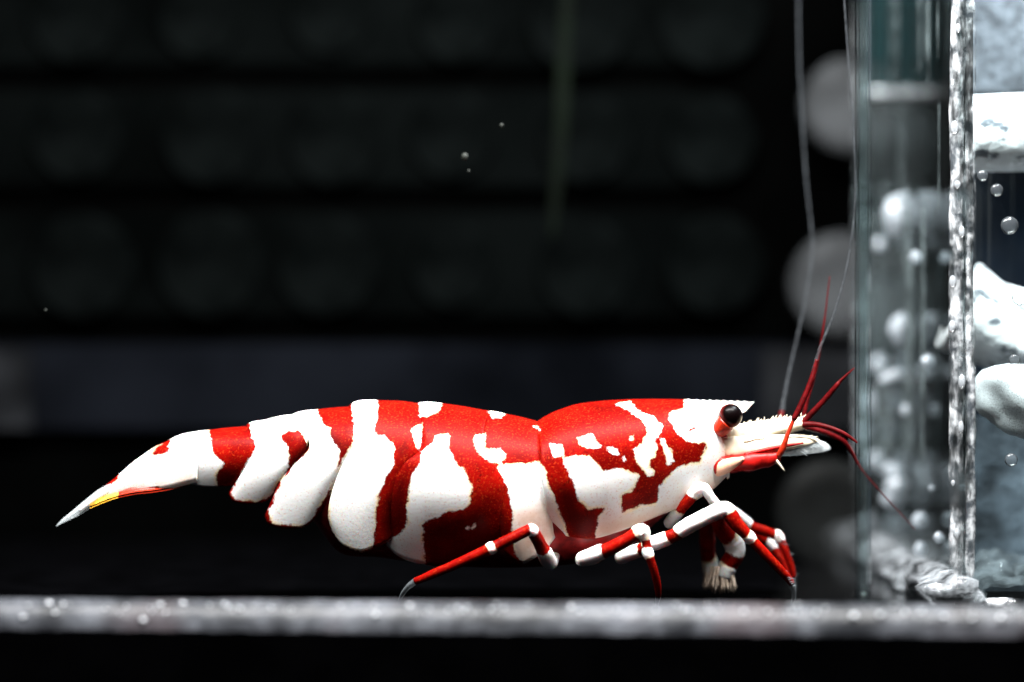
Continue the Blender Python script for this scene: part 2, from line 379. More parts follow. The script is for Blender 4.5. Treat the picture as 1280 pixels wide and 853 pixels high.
def foam_block():
    bm = bmesh.new(); bmesh.ops.create_cube(bm, size=1)
    bmesh.ops.subdivide_edges(bm, edges=bm.edges, cuts=24, use_grid_fill=True)
    a = U(1205, 117, 0.28); b = U(1420, -60, 0.28); c = (a + b) / 2; d = b - a
    for q in bm.verts:
        p = Vector((q.co.x * d.x, q.co.y * 0.12, q.co.z * d.z)); n = mnoise.noise(p * 55) * 0.006 + mnoise.noise(p * 20) * 0.004
        q.co = p * (1 + n / 0.1 * 0.4)
    me = bpy.data.meshes.new('foam_block'); bm.to_mesh(me); bm.free()
    o = link('foam_block', me, M['foam']); o.location = (c.x, 0.36, c.z); return o
tag(foam_block(), 'grey porous foam block above the white pipe inside the clear box', 'foam')

def pipe(name, p0, p1, r, label, cat, mat, wob=0.0, seed=0):
    a = Vector(p0); b = Vector(p1); e = empty(name, a); L = (b - a).length
    V = []; F = []; n, s = 60, 32; t = (b - a).normalized(); up = Vector((0, 0, 1)) - t * t.z; up.normalize(); sd = t.cross(up)
    prof = [(0, r*0.7), (0, r*.97), (0.004, r)] + [(L * i / n, r) for i in range(1, n)] + [(L - .004, r), (L, r*.97), (L, r*.7)]
    for q, rr in prof:
        for k in range(s):
            an = 2*math.pi*k/s; w_ = rr * (1 + wob * mnoise.noise((q * 14, math.cos(an)*1.5 + seed, math.sin(an)*1.5)))
            V.append(t * q + up * (w_ * math.sin(an)) + sd * (w_ * math.cos(an)))
    m_ = len(prof)
    for i in range(m_ - 1):
        for k in range(s): q = i*s+k; p = i*s+(k+1) % s; F.append((q, p, p+s, q+s))
    link('outer_wall', mesh('outer_wall', V, F), mat, e)
    V2 = [];
    for q in (0, L):
        for k in range(s):
            an = 2*math.pi*k/s; V2.append(t * q + up * (r*.7*math.sin(an)) + sd * (r*.7*math.cos(an)))
    link('bore', mesh('bore', V2, [(k, (k+1) % s, (k+1) % s + s, k + s) for k in range(s)]), M['navy'], e)
    return tag(e, label, cat)
pipe('glare_pipe', U(1208, 168, 0.10), U(1480, 160, 0.10), 0.050, 'level white pipe standing in for glare under the grey foam inside the clear box', 'pipe', M['white'], 0.02)
pipe('tilted_glare_pipe', U(1196, 382, 0.16), U(1350, 462, 0.16), 0.056, 'tilted white pipe standing in for slanting glare above the white stone inside the clear box', 'pipe', M['white'], 0.28, 4)
bm = bmesh.new(); bmesh.ops.create_icosphere(bm, subdivisions=4, radius=1)
for q in bm.verts: q.co *= 1 + 0.22 * mnoise.noise(q.co * 1.5) + 0.05 * mnoise.noise(q.co * 5)
me = bpy.data.meshes.new('glare_stone'); bm.to_mesh(me); bm.free()
st = link('glare_stone', me, M['white']); st.location = U(1280, 502, 0.0); st.scale = (0.062, 0.05, 0.043); st.rotation_euler = (0, 0.35, 0)
tag(st, 'white oval stone standing in for glare under the tilted pipe inside the clear box', 'stone')
nv = sub_box('navy_divider', 1214, 1500, 205, 700, 0.46, 0.02, M['navy'], None, 0.004); tag(nv, 'dark navy divider plate behind the white pipes in the clear box', 'divider')
fr = sub_box('frosted_sheet', 1216, 1480, 520, 718, 0.16, 0.012, M['frost'], None, 0.004); tag(fr, 'frosted blue grey sheet standing under the white stone in the clear box', 'sheet')
# crumpled clear film at the foot of the front wall
V = []; F = []; nu, nv_ = 90, 26
for i in range(nu):
    for j in range(nv_):
        px = 1206 + i * 2.6; y = -0.055 + j * 0.008
        z = 0.024 + 0.03 * max(0, mnoise.noise((px * .018, j * .16, 2))) + 0.012 * mnoise.noise((px * .05, j * .5, 7)) + j * 0.0006
        p = U(px, 700, y); V.append((p.x, y, z))
F = [(i*nv_+j, (i+1)*nv_+j, (i+1)*nv_+j+1, i*nv_+j+1) for i in range(nu-1) for j in range(nv_-1)]
film = link('clear_film', mesh('clear_film', V, F), M['film']); tag(film, 'crumpled clear plastic film lying at the foot of the clear box', 'film')

# bubbles
bm = bmesh.new(); bmesh.ops.create_icosphere(bm, subdivisions=3, radius=1)
bub = bpy.data.meshes.new('air_bubble'); bm.to_mesh(bub); bm.free(); bub.materials.append(M['bubble']); bub.polygons.foreach_set('use_smooth', [True]*len(bub.polygons))
def lumpy(seed):
    me = bub.copy()
    for q in me.vertices:
        c = q.co.copy(); q.co = c * (1 + 0.30 * mnoise.noise(c * 1.1 + Vector((seed, 0, 0))) + 0.10 * mnoise.noise(c * 2.6 + Vector((0, seed, 0))))
    return me
BUBS = [lumpy(k * 3.7) for k in range(6)]
def bubble(loc, r, label, group, sc=(1, 1, 1), rot=0):
    o = bpy.data.objects.new('air_bubble', random.choice(BUBS)); COL.objects.link(o); o.location = loc
    o.scale = (r * sc[0], r * sc[1], r * sc[2]); o.rotation_euler = (0, rot, 0); tag(o, label, 'bubble', group); return o
def on_side(px, py):                       # where a view ray meets the outer face of the side wall
    d = BX * 1000 * D0 / (px - 640); return U(px, py, d - D0)
def side_b(px, py, r, label, group=None, sc=(1, 1, 1), rot=0):
    p = on_side(px, py); k = (D0 + p.y) / D0 / 1000; return bubble((p.x, p.y, p.z), r * k, label, group, sc, rot)
G = 'air bubbles on the side wall'; LB = 'small round pale air bubble clinging to the side wall of the clear box'
side_b(1125, 268, 24, 'largest white oval air bubble high on the side wall of the clear box', G, (0.9, 0.8, 1.15), 0.1)
side_b(1127, 408, 15, 'white egg shaped air bubble on the side wall beside the frosted plate', G, (1, 1, 1.25), 0.4)
side_b(1087, 503, 9, 'upright oval air bubble on the far edge of the side wall', G, (0.8, 0.8, 1.6))
side_b(1122, 468, 9, 'long slanting rod shaped air bubble on the side wall', G, (2.9, 0.8, 0.8), -0.25)
for i, py in enumerate((589, 606, 623)):
    side_b(1117 + (i == 1) * 4, py, 14, ['topmost bubble of the stacked trio on the side wall', 'middle bubble of the stacked trio on the side wall', 'lowest bubble of the stacked trio on the side wall'][i], G, (1.1, 1, 0.75))
for px, py, r in ((1098, 455, 11), (1133, 513, 8), (1081, 540, 8), (1087, 653, 12), (1094, 576, 11), (1160, 452, 9), (1145, 322, 8), (1100, 305, 8), (1126, 426, 9), (1150, 650, 10), (1174, 672, 7), (1150, 686, 8), (1165, 610, 4)):
    side_b(px, py, r, LB, G)
seamb = bub.copy(); seamb.materials.clear(); seamb.materials.append(M['seam_bubble'])
LC = 'bright air bubble stuck along the front corner seam of the clear box'; GC = 'air bubbles along the corner seam'
rb = random.Random(3)
for i in range(11):
    py = 40 + i * 62 + rb.uniform(-8, 8); px = 1197 + rb.uniform(-7, 7); r = rb.uniform(3, 7)
    p = U(px, py, BY0 - 0.004); bubble((p.x, p.y, p.z), r / 1000, LC, GC, (0.8, 0.8, rb.uniform(0.9, 1.7))).data = seamb
faint = bub.copy(); faint.materials.clear(); faint.materials.append(M['faint_bubble'])
LF = 'faint round air bubble on the front wall of the clear box'; GF = 'air bubbles on the front wall'
for px, py, r in ((1262, 282, 11), (1246, 238, 8), (1228, 220, 7), (1268, 450, 7), (1264, 575, 8), (1275, 372, 10)):
    p = U(px, py, BY0 - 0.002); bubble((p.x, p.y, p.z), r / 1000, LF, GF, (1, .6, 1)).data = faint
LS = 'tiny pale speck drifting in the dark water above the shrimp'
for px, py, r in ((581, 196, 4.5), (627, 157, 2.6), (57, 388, 1.8), (586, 214, 1.8)):
    o = bpy.data.objects.new('speck', bead.copy()); o.data.materials.clear(); o.data.materials.append(M['speck']); COL.objects.link(o)
    o.location = U(px, py, 0.05); o.scale = (r/1000, r/1300, r/900); tag(o, LS, 'speck', 'drifting specks')
disc(1062, 132, 0.99, 0.076, 'pale grey round disc hanging high behind the clear box corner')
disc(1052, 356, 0.99, 0.083, 'grey round disc at mid height behind the long feelers')
disc(1036, 640, 0.62, 0.080, 'dim grey round disc resting on the floor behind the shrimp legs', 'dim_disc')

# ------------------------------------------------------------------ the shrimp
def mirror_y(nodes): return [(a, b_, -c, *q) for a, b_, c, *q in nodes]
def cv(poly, ox, oy, s): return [(ox + x * s, oy + y * s) for x, y in poly]
s3 = 0.2697; s4 = 0.28142
c3 = lambda p: cv(p, 460, 490, s3)
c4 = lambda p: cv(p, 660, 480, s4)
WHITE = [
 [(40,700),(40,600),(200,528),(260,528),(262,545),(267.5,567),(279,580),(272,592),(270,616),(200,650)],
 [(310,518),(315,547),(322,557),(312,572),(303,590),(290,616),(294,625),(318,628.5),(336,622),(347,606),(361,585),(362,572),(357.6,556),(351,545),(359,538.5),(372.5,538),(380.6,547),(385,557),(387,562),(367,582),(352,602),(336,640),(340,654),(378,659.5),(392,646),(404,625),(421,592),(425,563),(415.6,552),(411.6,536),(402,528),(394,506),(350,508)],
 [(438,490),(472,490),(471,525),(466,541),(480,545),(492.5,558),(491,582),(480,600),(471,630),(469,663),(468,684),(450,691),(423,678),(411,655),(410,625),(419,592),(442,552),(442,525)],
 c3([(235,30),(340,40),(338,82),(290,108),(243,115)]),
 c3([(195,172),(252,142),(242,262),(225,265)]),
 c3([(240,275),(300,240),(310,205),(375,195),(375,270),(400,320),(450,365),(482,430),(472,520),(440,545),(370,555),(330,580),(252,610),(268,820),(190,800),(120,755),(78,698),(150,660),(180,620),(180,560),(190,450),(205,380),(245,330)]),
 c3([(555,80),(645,92),(620,118),(580,120)]),
 c3([(498,200),(540,196),(545,265),(620,262),(640,300),(610,335),(560,325),(520,290),(488,240)]),
 c3([(450,620),(478,628),(500,612),(490,636),(456,638)]),
 [(620,582),(649,580),(676,578),(682,590),(690,625),(706,668),(660,716),(642,690),(640,636),(635,611)],
 c3([(768,163),(792,163),(795,180)]),
 c4([(98,270),(150,268),(162,315),(110,326)]),
 c4([(218,238),(285,223),(300,255),(332,277),(318,287),(260,287),(225,272)]),
 c4([(160,325),(270,313),(300,345),(335,385),(420,376),(492,402),(488,440),(455,480),(415,500),(418,572),(500,540),(572,528),(585,460),(610,420),(660,375),(720,355),(770,345),(765,320),(792,285),(785,260),(720,262),(700,250),(665,225),(650,190),(622,160),(628,130),(690,105),(700,60),(930,60),(930,400),(870,450),(700,575),(600,610),(470,650),(380,680),(303,700),(308,600),(342,553),(270,557),(225,520),(210,460),(185,400),(165,360)]),
 c4([(385,90),(450,78),(490,115),(550,145),(597,190),(582,230),(560,250),(580,290),(547,340),(540,370),(567,385),(562,412),(530,414),(505,380),(475,330),(470,290),(510,265),(527,220),(520,180),(490,150),(440,115)]),
 c4([(588,243),(607,243),(640,300),(650,345),(620,362),(605,320)]),
 c4([(348,285),(370,282),(395,290),(400,310),(380,312)]), c4([(452,234),(468,234),(468,250),(454,250)]), c4([(420,325),(436,330),(438,345),(424,342)]),
 c4([(48,350),(62,392),(105,480),(150,590),(189,690),(100,690),(40,660)]),
]
REDS = [[(188,568),(196,558),(208,549),(213,551),(211,566),(200,569)], [(118,620),(132,602),(148,592),(149,600),(136,610),(122,619)], c4([(697,215),(725,195),(762,188),(735,203),(705,222)])]
def poly_sd(P, poly):
    q = np.array(poly); n = len(q); d = np.full(len(P), 1e9); ins = np.zeros(len(P), bool)
    for i in range(n):
        a, b = q[i], q[(i+1) % n]; e = b - a; wv = P - a
        t = np.clip((wv @ e) / max(e @ e, 1e-9), 0, 1); d = np.minimum(d, np.linalg.norm(wv - t[:, None] * e, axis=1))
        c = ((a[1] > P[:, 1]) != (b[1] > P[:, 1]))
        xx = a[0] + (P[:, 1] - a[1]) * e[0] / (e[1] if abs(e[1]) > 1e-9 else 1e-9); ins ^= c & (P[:, 0] < xx)
    return np.where(ins, d, -d)
def pattern(P):
    P = np.array(P); s = np.full(len(P), -1e9)
    for w_ in WHITE: s = np.maximum(s, poly_sd(P, w_))
    for r_ in REDS: s = np.minimum(s, -poly_sd(P, r_))
    return np.clip(s, -40, 40)

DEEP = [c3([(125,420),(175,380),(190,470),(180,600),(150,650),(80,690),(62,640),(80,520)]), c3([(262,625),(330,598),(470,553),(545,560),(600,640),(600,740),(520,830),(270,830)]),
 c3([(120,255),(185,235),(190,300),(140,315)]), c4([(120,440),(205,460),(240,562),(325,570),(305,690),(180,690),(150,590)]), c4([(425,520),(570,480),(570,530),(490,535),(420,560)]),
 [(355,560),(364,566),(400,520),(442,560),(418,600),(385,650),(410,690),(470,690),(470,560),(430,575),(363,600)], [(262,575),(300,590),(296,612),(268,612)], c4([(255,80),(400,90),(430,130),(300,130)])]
def deep(P):  # dark red areas; they also put shade into the colour low on the flanks
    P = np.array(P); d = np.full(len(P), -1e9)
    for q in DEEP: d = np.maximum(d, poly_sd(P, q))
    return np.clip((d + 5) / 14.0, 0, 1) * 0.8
WARM = [c4([(100,560),(190,720),(300,720),(600,630),(700,600),(880,470),(900,400),(800,410),(690,470),(590,530),(420,580),(300,600),(230,530),(180,560)]), [(640,640),(690,625),(706,668),(660,720),(636,690)], [(110,636),(150,608),(200,600),(244,590),(240,616),(150,632)]]
def warm(P):
    P = np.array(P); d = np.full(len(P), -1e9)
    for q in WARM: d = np.maximum(d, poly_sd(P, q))
    return np.clip((d + 8) / 20.0, 0, 1) * 0.8
WX = [60, 100, 150, 200, 260, 310, 370, 440, 530, 600, 680, 760, 830, 870, 905, 945]
WW = [6, 13, 22, 31, 38, 47, 60, 75, 90, 91, 87, 87, 74, 60, 44, 8]
def halfw(px): return np.interp(px, WX, WW) / 1000.0

class Shell:
    def __init__(s): s.v = []; s.f = []; s.p = []; s.mi = []
    def patch(s, T, L, R, B, nu=60, nt=56, k=1.0, pillow=0.05, tuck=0.07, low=0.72, slot=0):
        """one shell plate: traced in side view, wrapped round the body on both sides of the dorsal line"""
        T = curve(T, nu); B = curve(B, nu); Lc = curve(L, 200); Rc = curve(R, 200)
        base = len(s.v); rows = 2 * nt + 1
        for j in range(-nt, nt + 1):
            t = abs(j) / nt; sg = -1 if j <= 0 else 1
            if t < .55: ph = t / .55 * math.pi / 2; sv = .46 * (1 - math.cos(ph)); g = math.sin(ph)
            else: q = (t - .55) / .45; sv = .46 + .54 * (0.25*q*q + .75 * q + .0); g = 1 - (1 - low) * q ** 2.2
            ix = np.linspace(0, 1, 200); li = np.array([np.interp(sv, ix, Lc[:, 0]), np.interp(sv, ix, Lc[:, 1])]); ri = np.array([np.interp(sv, ix, Rc[:, 0]), np.interp(sv, ix, Rc[:, 1])])
            for i in range(nu):
                u = i / (nu - 1)
                c = (1-sv) * T[i] + sv * B[i] + (1-u) * li + u * ri - ((1-u)*(1-sv)*T[0] + u*(1-sv)*T[-1] + (1-u)*sv*B[0] + u*sv*B[-1])
                pil = 1 + pillow * math.sqrt(max(0, 1 - (2*u - 1) ** 2)) - pillow - tuck * max(0, (u - .72) / .28) ** 2
                y = sg * g * halfw(c[0]) * k * pil
                s.v.append(U(c[0], c[1], -abs(y)) * 1.0); s.v[-1].y = y
                s.p.append((c[0], c[1]))
        idx = lambda j, i: base + j * nu + i
        for j in range(rows - 1):
            for i in range(nu - 1):
                s.f.append((idx(j, i), idx(j, i+1), idx(j+1, i+1), idx(j+1, i))); s.mi.append(slot)
        loop = [idx(j, 0) for j in range(rows)] + [idx(rows-1, i) for i in range(1, nu)] + [idx(j, nu-1) for j in range(rows-2, -1, -1)] + [idx(0, i) for i in range(nu-2, 0, -1)]
        cz = sum(s.v[q].z for q in loop) / len(loop); st = len(s.v)
        for q in loop:
            v_ = s.v[q]; s.v.append(Vector((v_.x, v_.y * 0.90, v_.z - (0.005 if v_.z > cz else -0.003)))); s.p.append(s.p[q])
        n = len(loop)
        for i in range(n):
            s.f.append((loop[i], loop[(i+1) % n], st + (i+1) % n, st + i)); s.mi.append(slot)
    def obj(s, name, mats, parent):
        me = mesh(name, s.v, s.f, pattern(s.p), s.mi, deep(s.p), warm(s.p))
        bm = bmesh.new(); bm.from_mesh(me); bmesh.ops.recalc_face_normals(bm, faces=bm.faces); bm.to_mesh(me); bm.free()
        return link(name, me, mats, parent)

root = empty('shrimp', (0, 0, 0))
tag(root, 'red and white patterned shrimp walking on the black tank floor', 'shrimp')
b = Shell()
# carapace
b.patch(T=[(672,527),(683,520),(697,513.5),(725,505),(767,500.5),(815,499),(860,500),(903,503)],
        L=[(672,527),(675,555),(677,590),(683,635),(692,662)], R=[(903,503),(896,522),(901,545),(907,560),(908,575),(912,592)],
        B=[(692,662),(711,671),(741,673.5),(767,667),(792,658),(829,643),(862,630),(890,613),(912,592)], nu=130, nt=90, k=1.05, pillow=0.03, tuck=0.0, low=0.66)
b.patch(T=[(600,515),(615,514.5),(633,518),(655,522.5),(678,529)], L=[(600,515),(598,550),(606,590),(620,640),(630,690)],
        R=[(678,529),(684,570),(690,620),(702,660)], B=[(630,690),(650,705),(665,700),(685,684),(702,660)], k=0.96, nu=50, pillow=0.02)
b.patch(T=[(521,504),(535,503),(552,504.5),(580,508.5),(610,514)], L=[(521,504),(527,535),(525,562),(496,580),(477,605),(470,638),(473,667)],
        R=[(610,514),(606,545),(618,578),(633,605),(640,636),(637,665)], B=[(473,667),(483,682),(500,697),(530,706),(570,709),(605,702),(628,685),(637,665)], nu=90, k=1.10, pillow=0.13, tuck=0.0, low=0.55)
b.patch(T=[(436,507.5),(444,502.5),(456,500.5),(480,501),(505,502),(530,506)], L=[(436,507.5),(443,535),(441,553),(427,580),(415,615),(410,645),(416,668)],
        R=[(530,506),(534,555),(515,590),(502,630),(500,665)], B=[(416,668),(430,684),(450,691),(468,686),(485,677),(500,665)], k=1.04, pillow=0.08)
b.patch(T=[(364,519),(376,514.5),(394,512.5),(415,510),(446,508)], L=[(364,519),(382,542),(386,560),(366,582),(350,602),(336,635),(331,646)],
        R=[(446,508),(450,540),(438,570),(426,597),(412,625)], B=[(331,646),(337,657),(355,661.5),(378,660),(394,648),(412,625)], k=1.04, pillow=0.08)
b.patch(T=[(308,531),(316,527.5),(332,525),(352,520),(376,518)], L=[(308,531),(316,548),(319,561),(304,590),(290,612),(286,619)],
        R=[(376,518),(384,550),(374,580),(364,600)], B=[(286,619),(293,628),(312,630.5),(331,627),(348,615),(364,600)], k=1.04, pillow=0.08)
b.patch(T=[(250,539),(262,537.5),(285,535),(318,532)], L=[(250,539),(246,560),(240,585),(236,605)],
        R=[(318,532),(326,560),(314,585),(302,606)], B=[(236,605),(255,608.5),(275,608.5),(302,606)], k=1.0, pillow=0.03, low=0.7)
# the flesh inside, one tube from head to tail
core = [(215,575,26),(260,572,33),(310,571,37),(350,578,46),(390,590,60),(425,603,88),(475,608,89),(540,616,90),(620,624,86),(700,623,84),(750,614,84),(800,592,78),(850,572,56),(895,556,34),(908,552,24)]
C = curve([(x, y, 0, r) for x, y, r in core], 110); st = len(b.v); sides = 40
for i, c in enumerate(C):
    for k in range(sides):
        a = 2*math.pi*k/sides; yy = math.sin(a) * halfw(c[0]) * 0.80
        p = U(c[0], c[1] - math.cos(a) * c[3], 0); b.v.append(Vector((p.x, yy, p.z))); b.p.append((c[0], c[1]))
for i in range(len(C) - 1):
    for k in range(sides):
        q = st + i*sides + k; p = st + i*sides + (k+1) % sides; b.f.append((q, p, p+sides, q+sides)); b.mi.append(1)
b.f.append(tuple(st + k for k in range(sides))); b.mi.append(1); b.f.append(tuple(st + (len(C)-1)*sides + k for k in range(sides))); b.mi.append(1)
body = b.obj('body', [M['shell'], M['maroon']], root)

# tail fan: telson on top, blades of the fan at both sides
t = Shell(); t.patch(T=[(98,635.5),(106,629),(114,622),(146,595.5),(167,577.5),(192,560),(210,551),(226,543.5),(252,538.5)], L=[(98,635.5),(99,638),(100,641)],
        R=[(252,538.5),(250,560),(247,582),(246,598)], B=[(100,641),(115,632),(135,623),(170,613),(205,608),(246,598)], nu=100, nt=40, k=1.0, pillow=0, tuck=0, low=0.9)
t.obj('telson', M['shell'], root)
def blade(name, pts, mat, sgn, tilt, ytop, nn=40, mm=9, th=0.003):
    """pts: (px, py, half width px) centre line; the blade lies across, tilted down and out"""
    C = curve([(p[0], p[1], p[2]) for p in pts], nn); V = []; F = []; P = []
    for c in C:
        for j in range(mm):
            f = j / (mm - 1) * 2 - 1; w_ = c[2] / 1000
            yy = sgn * (ytop + f * w_ * math.cos(tilt)); p = U(c[0], c[1], -abs(yy))
            V.append(Vector((p.x, yy, p.z - f * w_ * math.sin(tilt) + 0.003 * (1 - f*f)))); P.append((c[0], c[1]))
    n1 = len(V); V += [v_ - Vector((0, 0, th)) for v_ in V]; P += P
    for i in range(nn - 1):
        for j in range(mm - 1):
            q = i*mm + j; F.append((q, q+1, q+mm+1, q+mm)); F.append((n1+q, n1+q+mm, n1+q+mm+1, n1+q+1))
        for j in (0, mm - 1): q = i*mm + j; F.append((q, q+mm, n1+q+mm, n1+q))
    return link(name, mesh(name, V, F, pattern(P)), mat, root)
for sg in (-1, 1):
    blade('tail_blade', [(238,602,3),(205,606,6),(170,611,7),(140,619,6),(112,632,2)], M['gold'], sg, 0.5, 0.018)
    blade('tail_blade', [(234,602,3),(212,606,5),(190,609,5.5),(170,611.5,5),(148,618,2)], M['orange'], sg, 0.8, 0.0235)
    nd = [(150,603,-.010,4,9),(128,617,-.012,6.5,9),(108,632,-.012,6,9),(92,643,-.010,4.2,9),(80,650.5,-.008,2.4,9),(70,658,-.006,.3,9)]
    tube_obj('tail_tip', nd if sg < 0 else mirror_y(nd), M['clear_horn'], root, 30, 12, 1.6)

# rostrum: a thin toothed blade over the eyes
prof_t = [(852,500.5)] + [q for k in range(9) for q in ((862 + k*8.6, 499.5 + k*.25), (867 + k*8.6, 501.2 + k*.22))] + [(943,502.5)]
prof_b = [(943,502.5),(931,515),(915,520),(890,522),(852,518)]
V = []; F = []
outl = prof_t + prof_b[1:]
n = len(outl)
for sg in (-1, 1):
    for (x, y) in outl:
        th = 0.0008 + 0.012 * max(0, (943 - x) / 91) * (0.4 + 0.6 * (y - 499) / 23); p = U(x, y, 0); V.append((p.x, sg * th, p.z))
F = [tuple(range(n)), tuple(range(2*n - 1, n - 1, -1))] + [(i, i + n, (i+1) % n + n, (i+1) % n) for i in range(n)]
rm = mesh('rostrum', V, F, [12.0] * len(V)); link('rostrum', rm, M['shell'], root, smooth=False)

# eyes
bm = bmesh.new(); bmesh.ops.create_uvsphere(bm, u_segments=32, v_segments=20, radius=0.0148); eye_me = bpy.data.meshes.new('eye'); bm.to_mesh(eye_me); bm.free()
eye_me.materials.append(M['eye']); eye_me.polygons.foreach_set('use_smooth', [True]*len(eye_me.polygons))
for sg in (-1, 1):
    e = bpy.data.objects.new('eye', eye_me); COL.objects.link(e); e.parent = root
    p = U(913, 520, -0.045); e.location = (p.x, sg * 0.045, p.z)
    if sg > 0: e.scale = (0.98, 0.98, 0.98)
    y0, y1 = sg * 0.028, sg * 0.043
    if sg > 0:
        V, Fc, A = tube([(888,540,-.028,8,-9),(898,536,-.034,10,-9),(908,528,-.043,12,-9)], 14, 14); V = [Vector((q.x, -q.y, q.z)) for q in V]
    else: V, Fc, A = tube([(888,540,-.030,8,-9),(898,537,-.042,10.5,-9),(908,528,-.046,12,-9)], 14, 14)
    link('eyestalk', mesh('eyestalk', V, Fc, A), M['orange'], root)

STALK = []
# antennule stalks, scales, antenna stalks (near side, then the far side a little apart)
for sg in (1, -1):
    f = (lambda q: q) if sg == 1 else mirror_y
    ap = [(886,552,-.018,14,9),(915,547,-.022,14,9),(945,540.5,-.024,13,9),(978,534,-.024,10,9),(1001,529.5,-.023,7.5,9),(1009,528,-.023,5,9)]
    a0 = tube_obj('antennule_stalk', f(ap), M['cream'], root, 60, 18, 0.8, 0.16)
    sp = lambda x, y, dx, dy: tube([(x, y + 3, -.024, 2.4, 9), (x + dx * .6, y + dy * .5, -.024, 1.4, 9), (x + dx, y + dy, -.024, .3, 9)], 6, 6)
    for x, y, dx, dy in ((938,532,5,-5),(950,531,2,-7),(968,527,4,-4),(978,525,3,-5),(990,525,4,-3)):
        V, Fc, A = sp(x, y, dx, dy)
        if sg < 0: V = [Vector((q.x, -q.y, q.z)) for q in V]
        link('spine', mesh('spine', V, Fc, A), M['cream'], a0)
    sc_n = [(892,560,-.034,12,9),(920,559,-.040,13,9),(950,556,-.043,12,9),(985,553,-.044,9,9),(1008,551.5,-.044,6,9),(1023,551,-.043,1.2,9)]
    sc = tube_obj('antenna_scale', f(sc_n), M['cream'], root, 60, 16, 0.3, 0.14)
    STALK += [a0, sc]
    tube_obj('clear_fringe', f([(950,562,-.040,6,9),(985,561,-.041,9,9),(1012,558,-.041,9,9),(1030,559,-.040,6,9),(1038,561,-.040,1,9)]), M['clear_horn'], sc, 24, 10, 0.15)
    tube_obj('red_edge', f([(930,569,-.047,2.5,0),(955,563,-.050,2.6,0),(980,558,-.050,2.4,0),(1004,554,-.048,1,0)]), M['red'], sc, 20, 8)
    st_n = [(893,582,-.034,13,-6),(915,580,-.042,10,-6),(940,577,-.047,11,-6),(960,574,-.048,9,-6),(974,570,-.048,5,-6)]
    s_ = tube_obj('antenna_stalk', f(st_n), M['red'], root, 40, 16, 0.8, 0.14)
    tube_obj('spine', f([(968,572,-.050,2.5,9),(974,580,-.052,1.4,9),(981,589,-.053,.3,9)]), M['cream'], s_, 8, 6)
    tube_obj('cheek', f([(893,588,-.034,9,9),(905,584,-.044,9,9),(916,579,-.050,7,9),(930,573,-.054,2,9)]), mat_simple('pink_flesh', (0.62, 0.33, 0.22), 0.4) if sg == 1 else bpy.data.materials['pink_flesh'], root, 20, 12, 0.7)

# long antennae (near one sharp, far one soft)
near = [(973,570,-.050,4,0),(978,562,-.054,4,0),(984,545,-.056,2.8,0),(993,522,-.056,2.4,0)]
an = tube_obj('antenna', near, M['orange'], root, 24, 8)
tube_obj('flagellum', [(992,524,-.056,2.6,0),(1002,505,-.055,3.6,0),(1013,478,-.052,3.0,0),(1024,438,-.045,2.2,0),(1043,390,-.03,1.7,0),(1060,325,-.015,1.5,0),(1069,245,-.0,1.4,0),(1066,150,.01,1.3,0),(1060,70,.015,1.3,0),(1054,-20,.02,1.3,0),(1045,-160,.03,1.2,0),(1035,-260,.03,.4,0)], M['pale_thread'], an, 140, 8)
tube_obj('flagellum_base', [(992,525,-.0565,3.4,0),(1001,507,-.0555,3.7,0),(1008,491,-.054,3.5,0),(1015,474,-.052,3.6,0),(1021,450,-.048,2.6,0)], M['dark_red'], an, 40, 8)
fa = tube_obj('antenna', [(972,572,.050,4,0),(973,545,.075,3.4,0),(977,515,.10,3.6,0)], M['dark_red'], root, 24, 8)
tube_obj('flagellum', [(977,517,.10,3.6,0),(985,472,.13,2.2,0),(998,415,.16,1.8,0),(1011,350,.19,1.7,0),(1015,300,.22,1.7,0),(1007,215,.25,1.7,0),(1000,100,.28,1.7,0),(998,-20,.30,1.6,0),(1000,-200,.32,1,0)], M['pale_thread'], fa, 120, 8)
# antennule whips
tube_obj('antennule_whip', [(1003,529,-.024,4.5,0),(1012,520,-.026,3.9,0),(1030,501,-.03,3.7,0),(1046,482,-.034,3.0,0),(1050,477,-.034,2.2,0),(1068,460,-.038,.6,0)], M['dark_red'], root, 60, 10)
tube_obj('antennule_whip', [(1004,531,-.026,4.4,0),(1020,531,-.032,3.4,0),(1040,536,-.036,2.9,0),(1058,544,-.038,2.6,0),(1072,554,-.040,1,0)], M['dark_red'], root, 50, 10)
tube_obj('antennule_whip', [(1006,534,.020,3.6,0),(1022,538,.024,3.4,0),(1042,545,.028,3.2,0),(1060,557,.03,2.4,0),(1078,588,.034,1.0,0),(1110,625,.04,.8,0),(1144,662,.05,.6,0)], M['dark_red'], root, 70, 8)
tube_obj('antennule_whip', [(1004,527,.022,3.2,0),(1008,505,.024,2.4,0),(1020,462,.028,1.6,0),(1030,405,.034,1.1,0),(1037,346,.04,.5,0)], M['dark_red'], root, 70, 8)

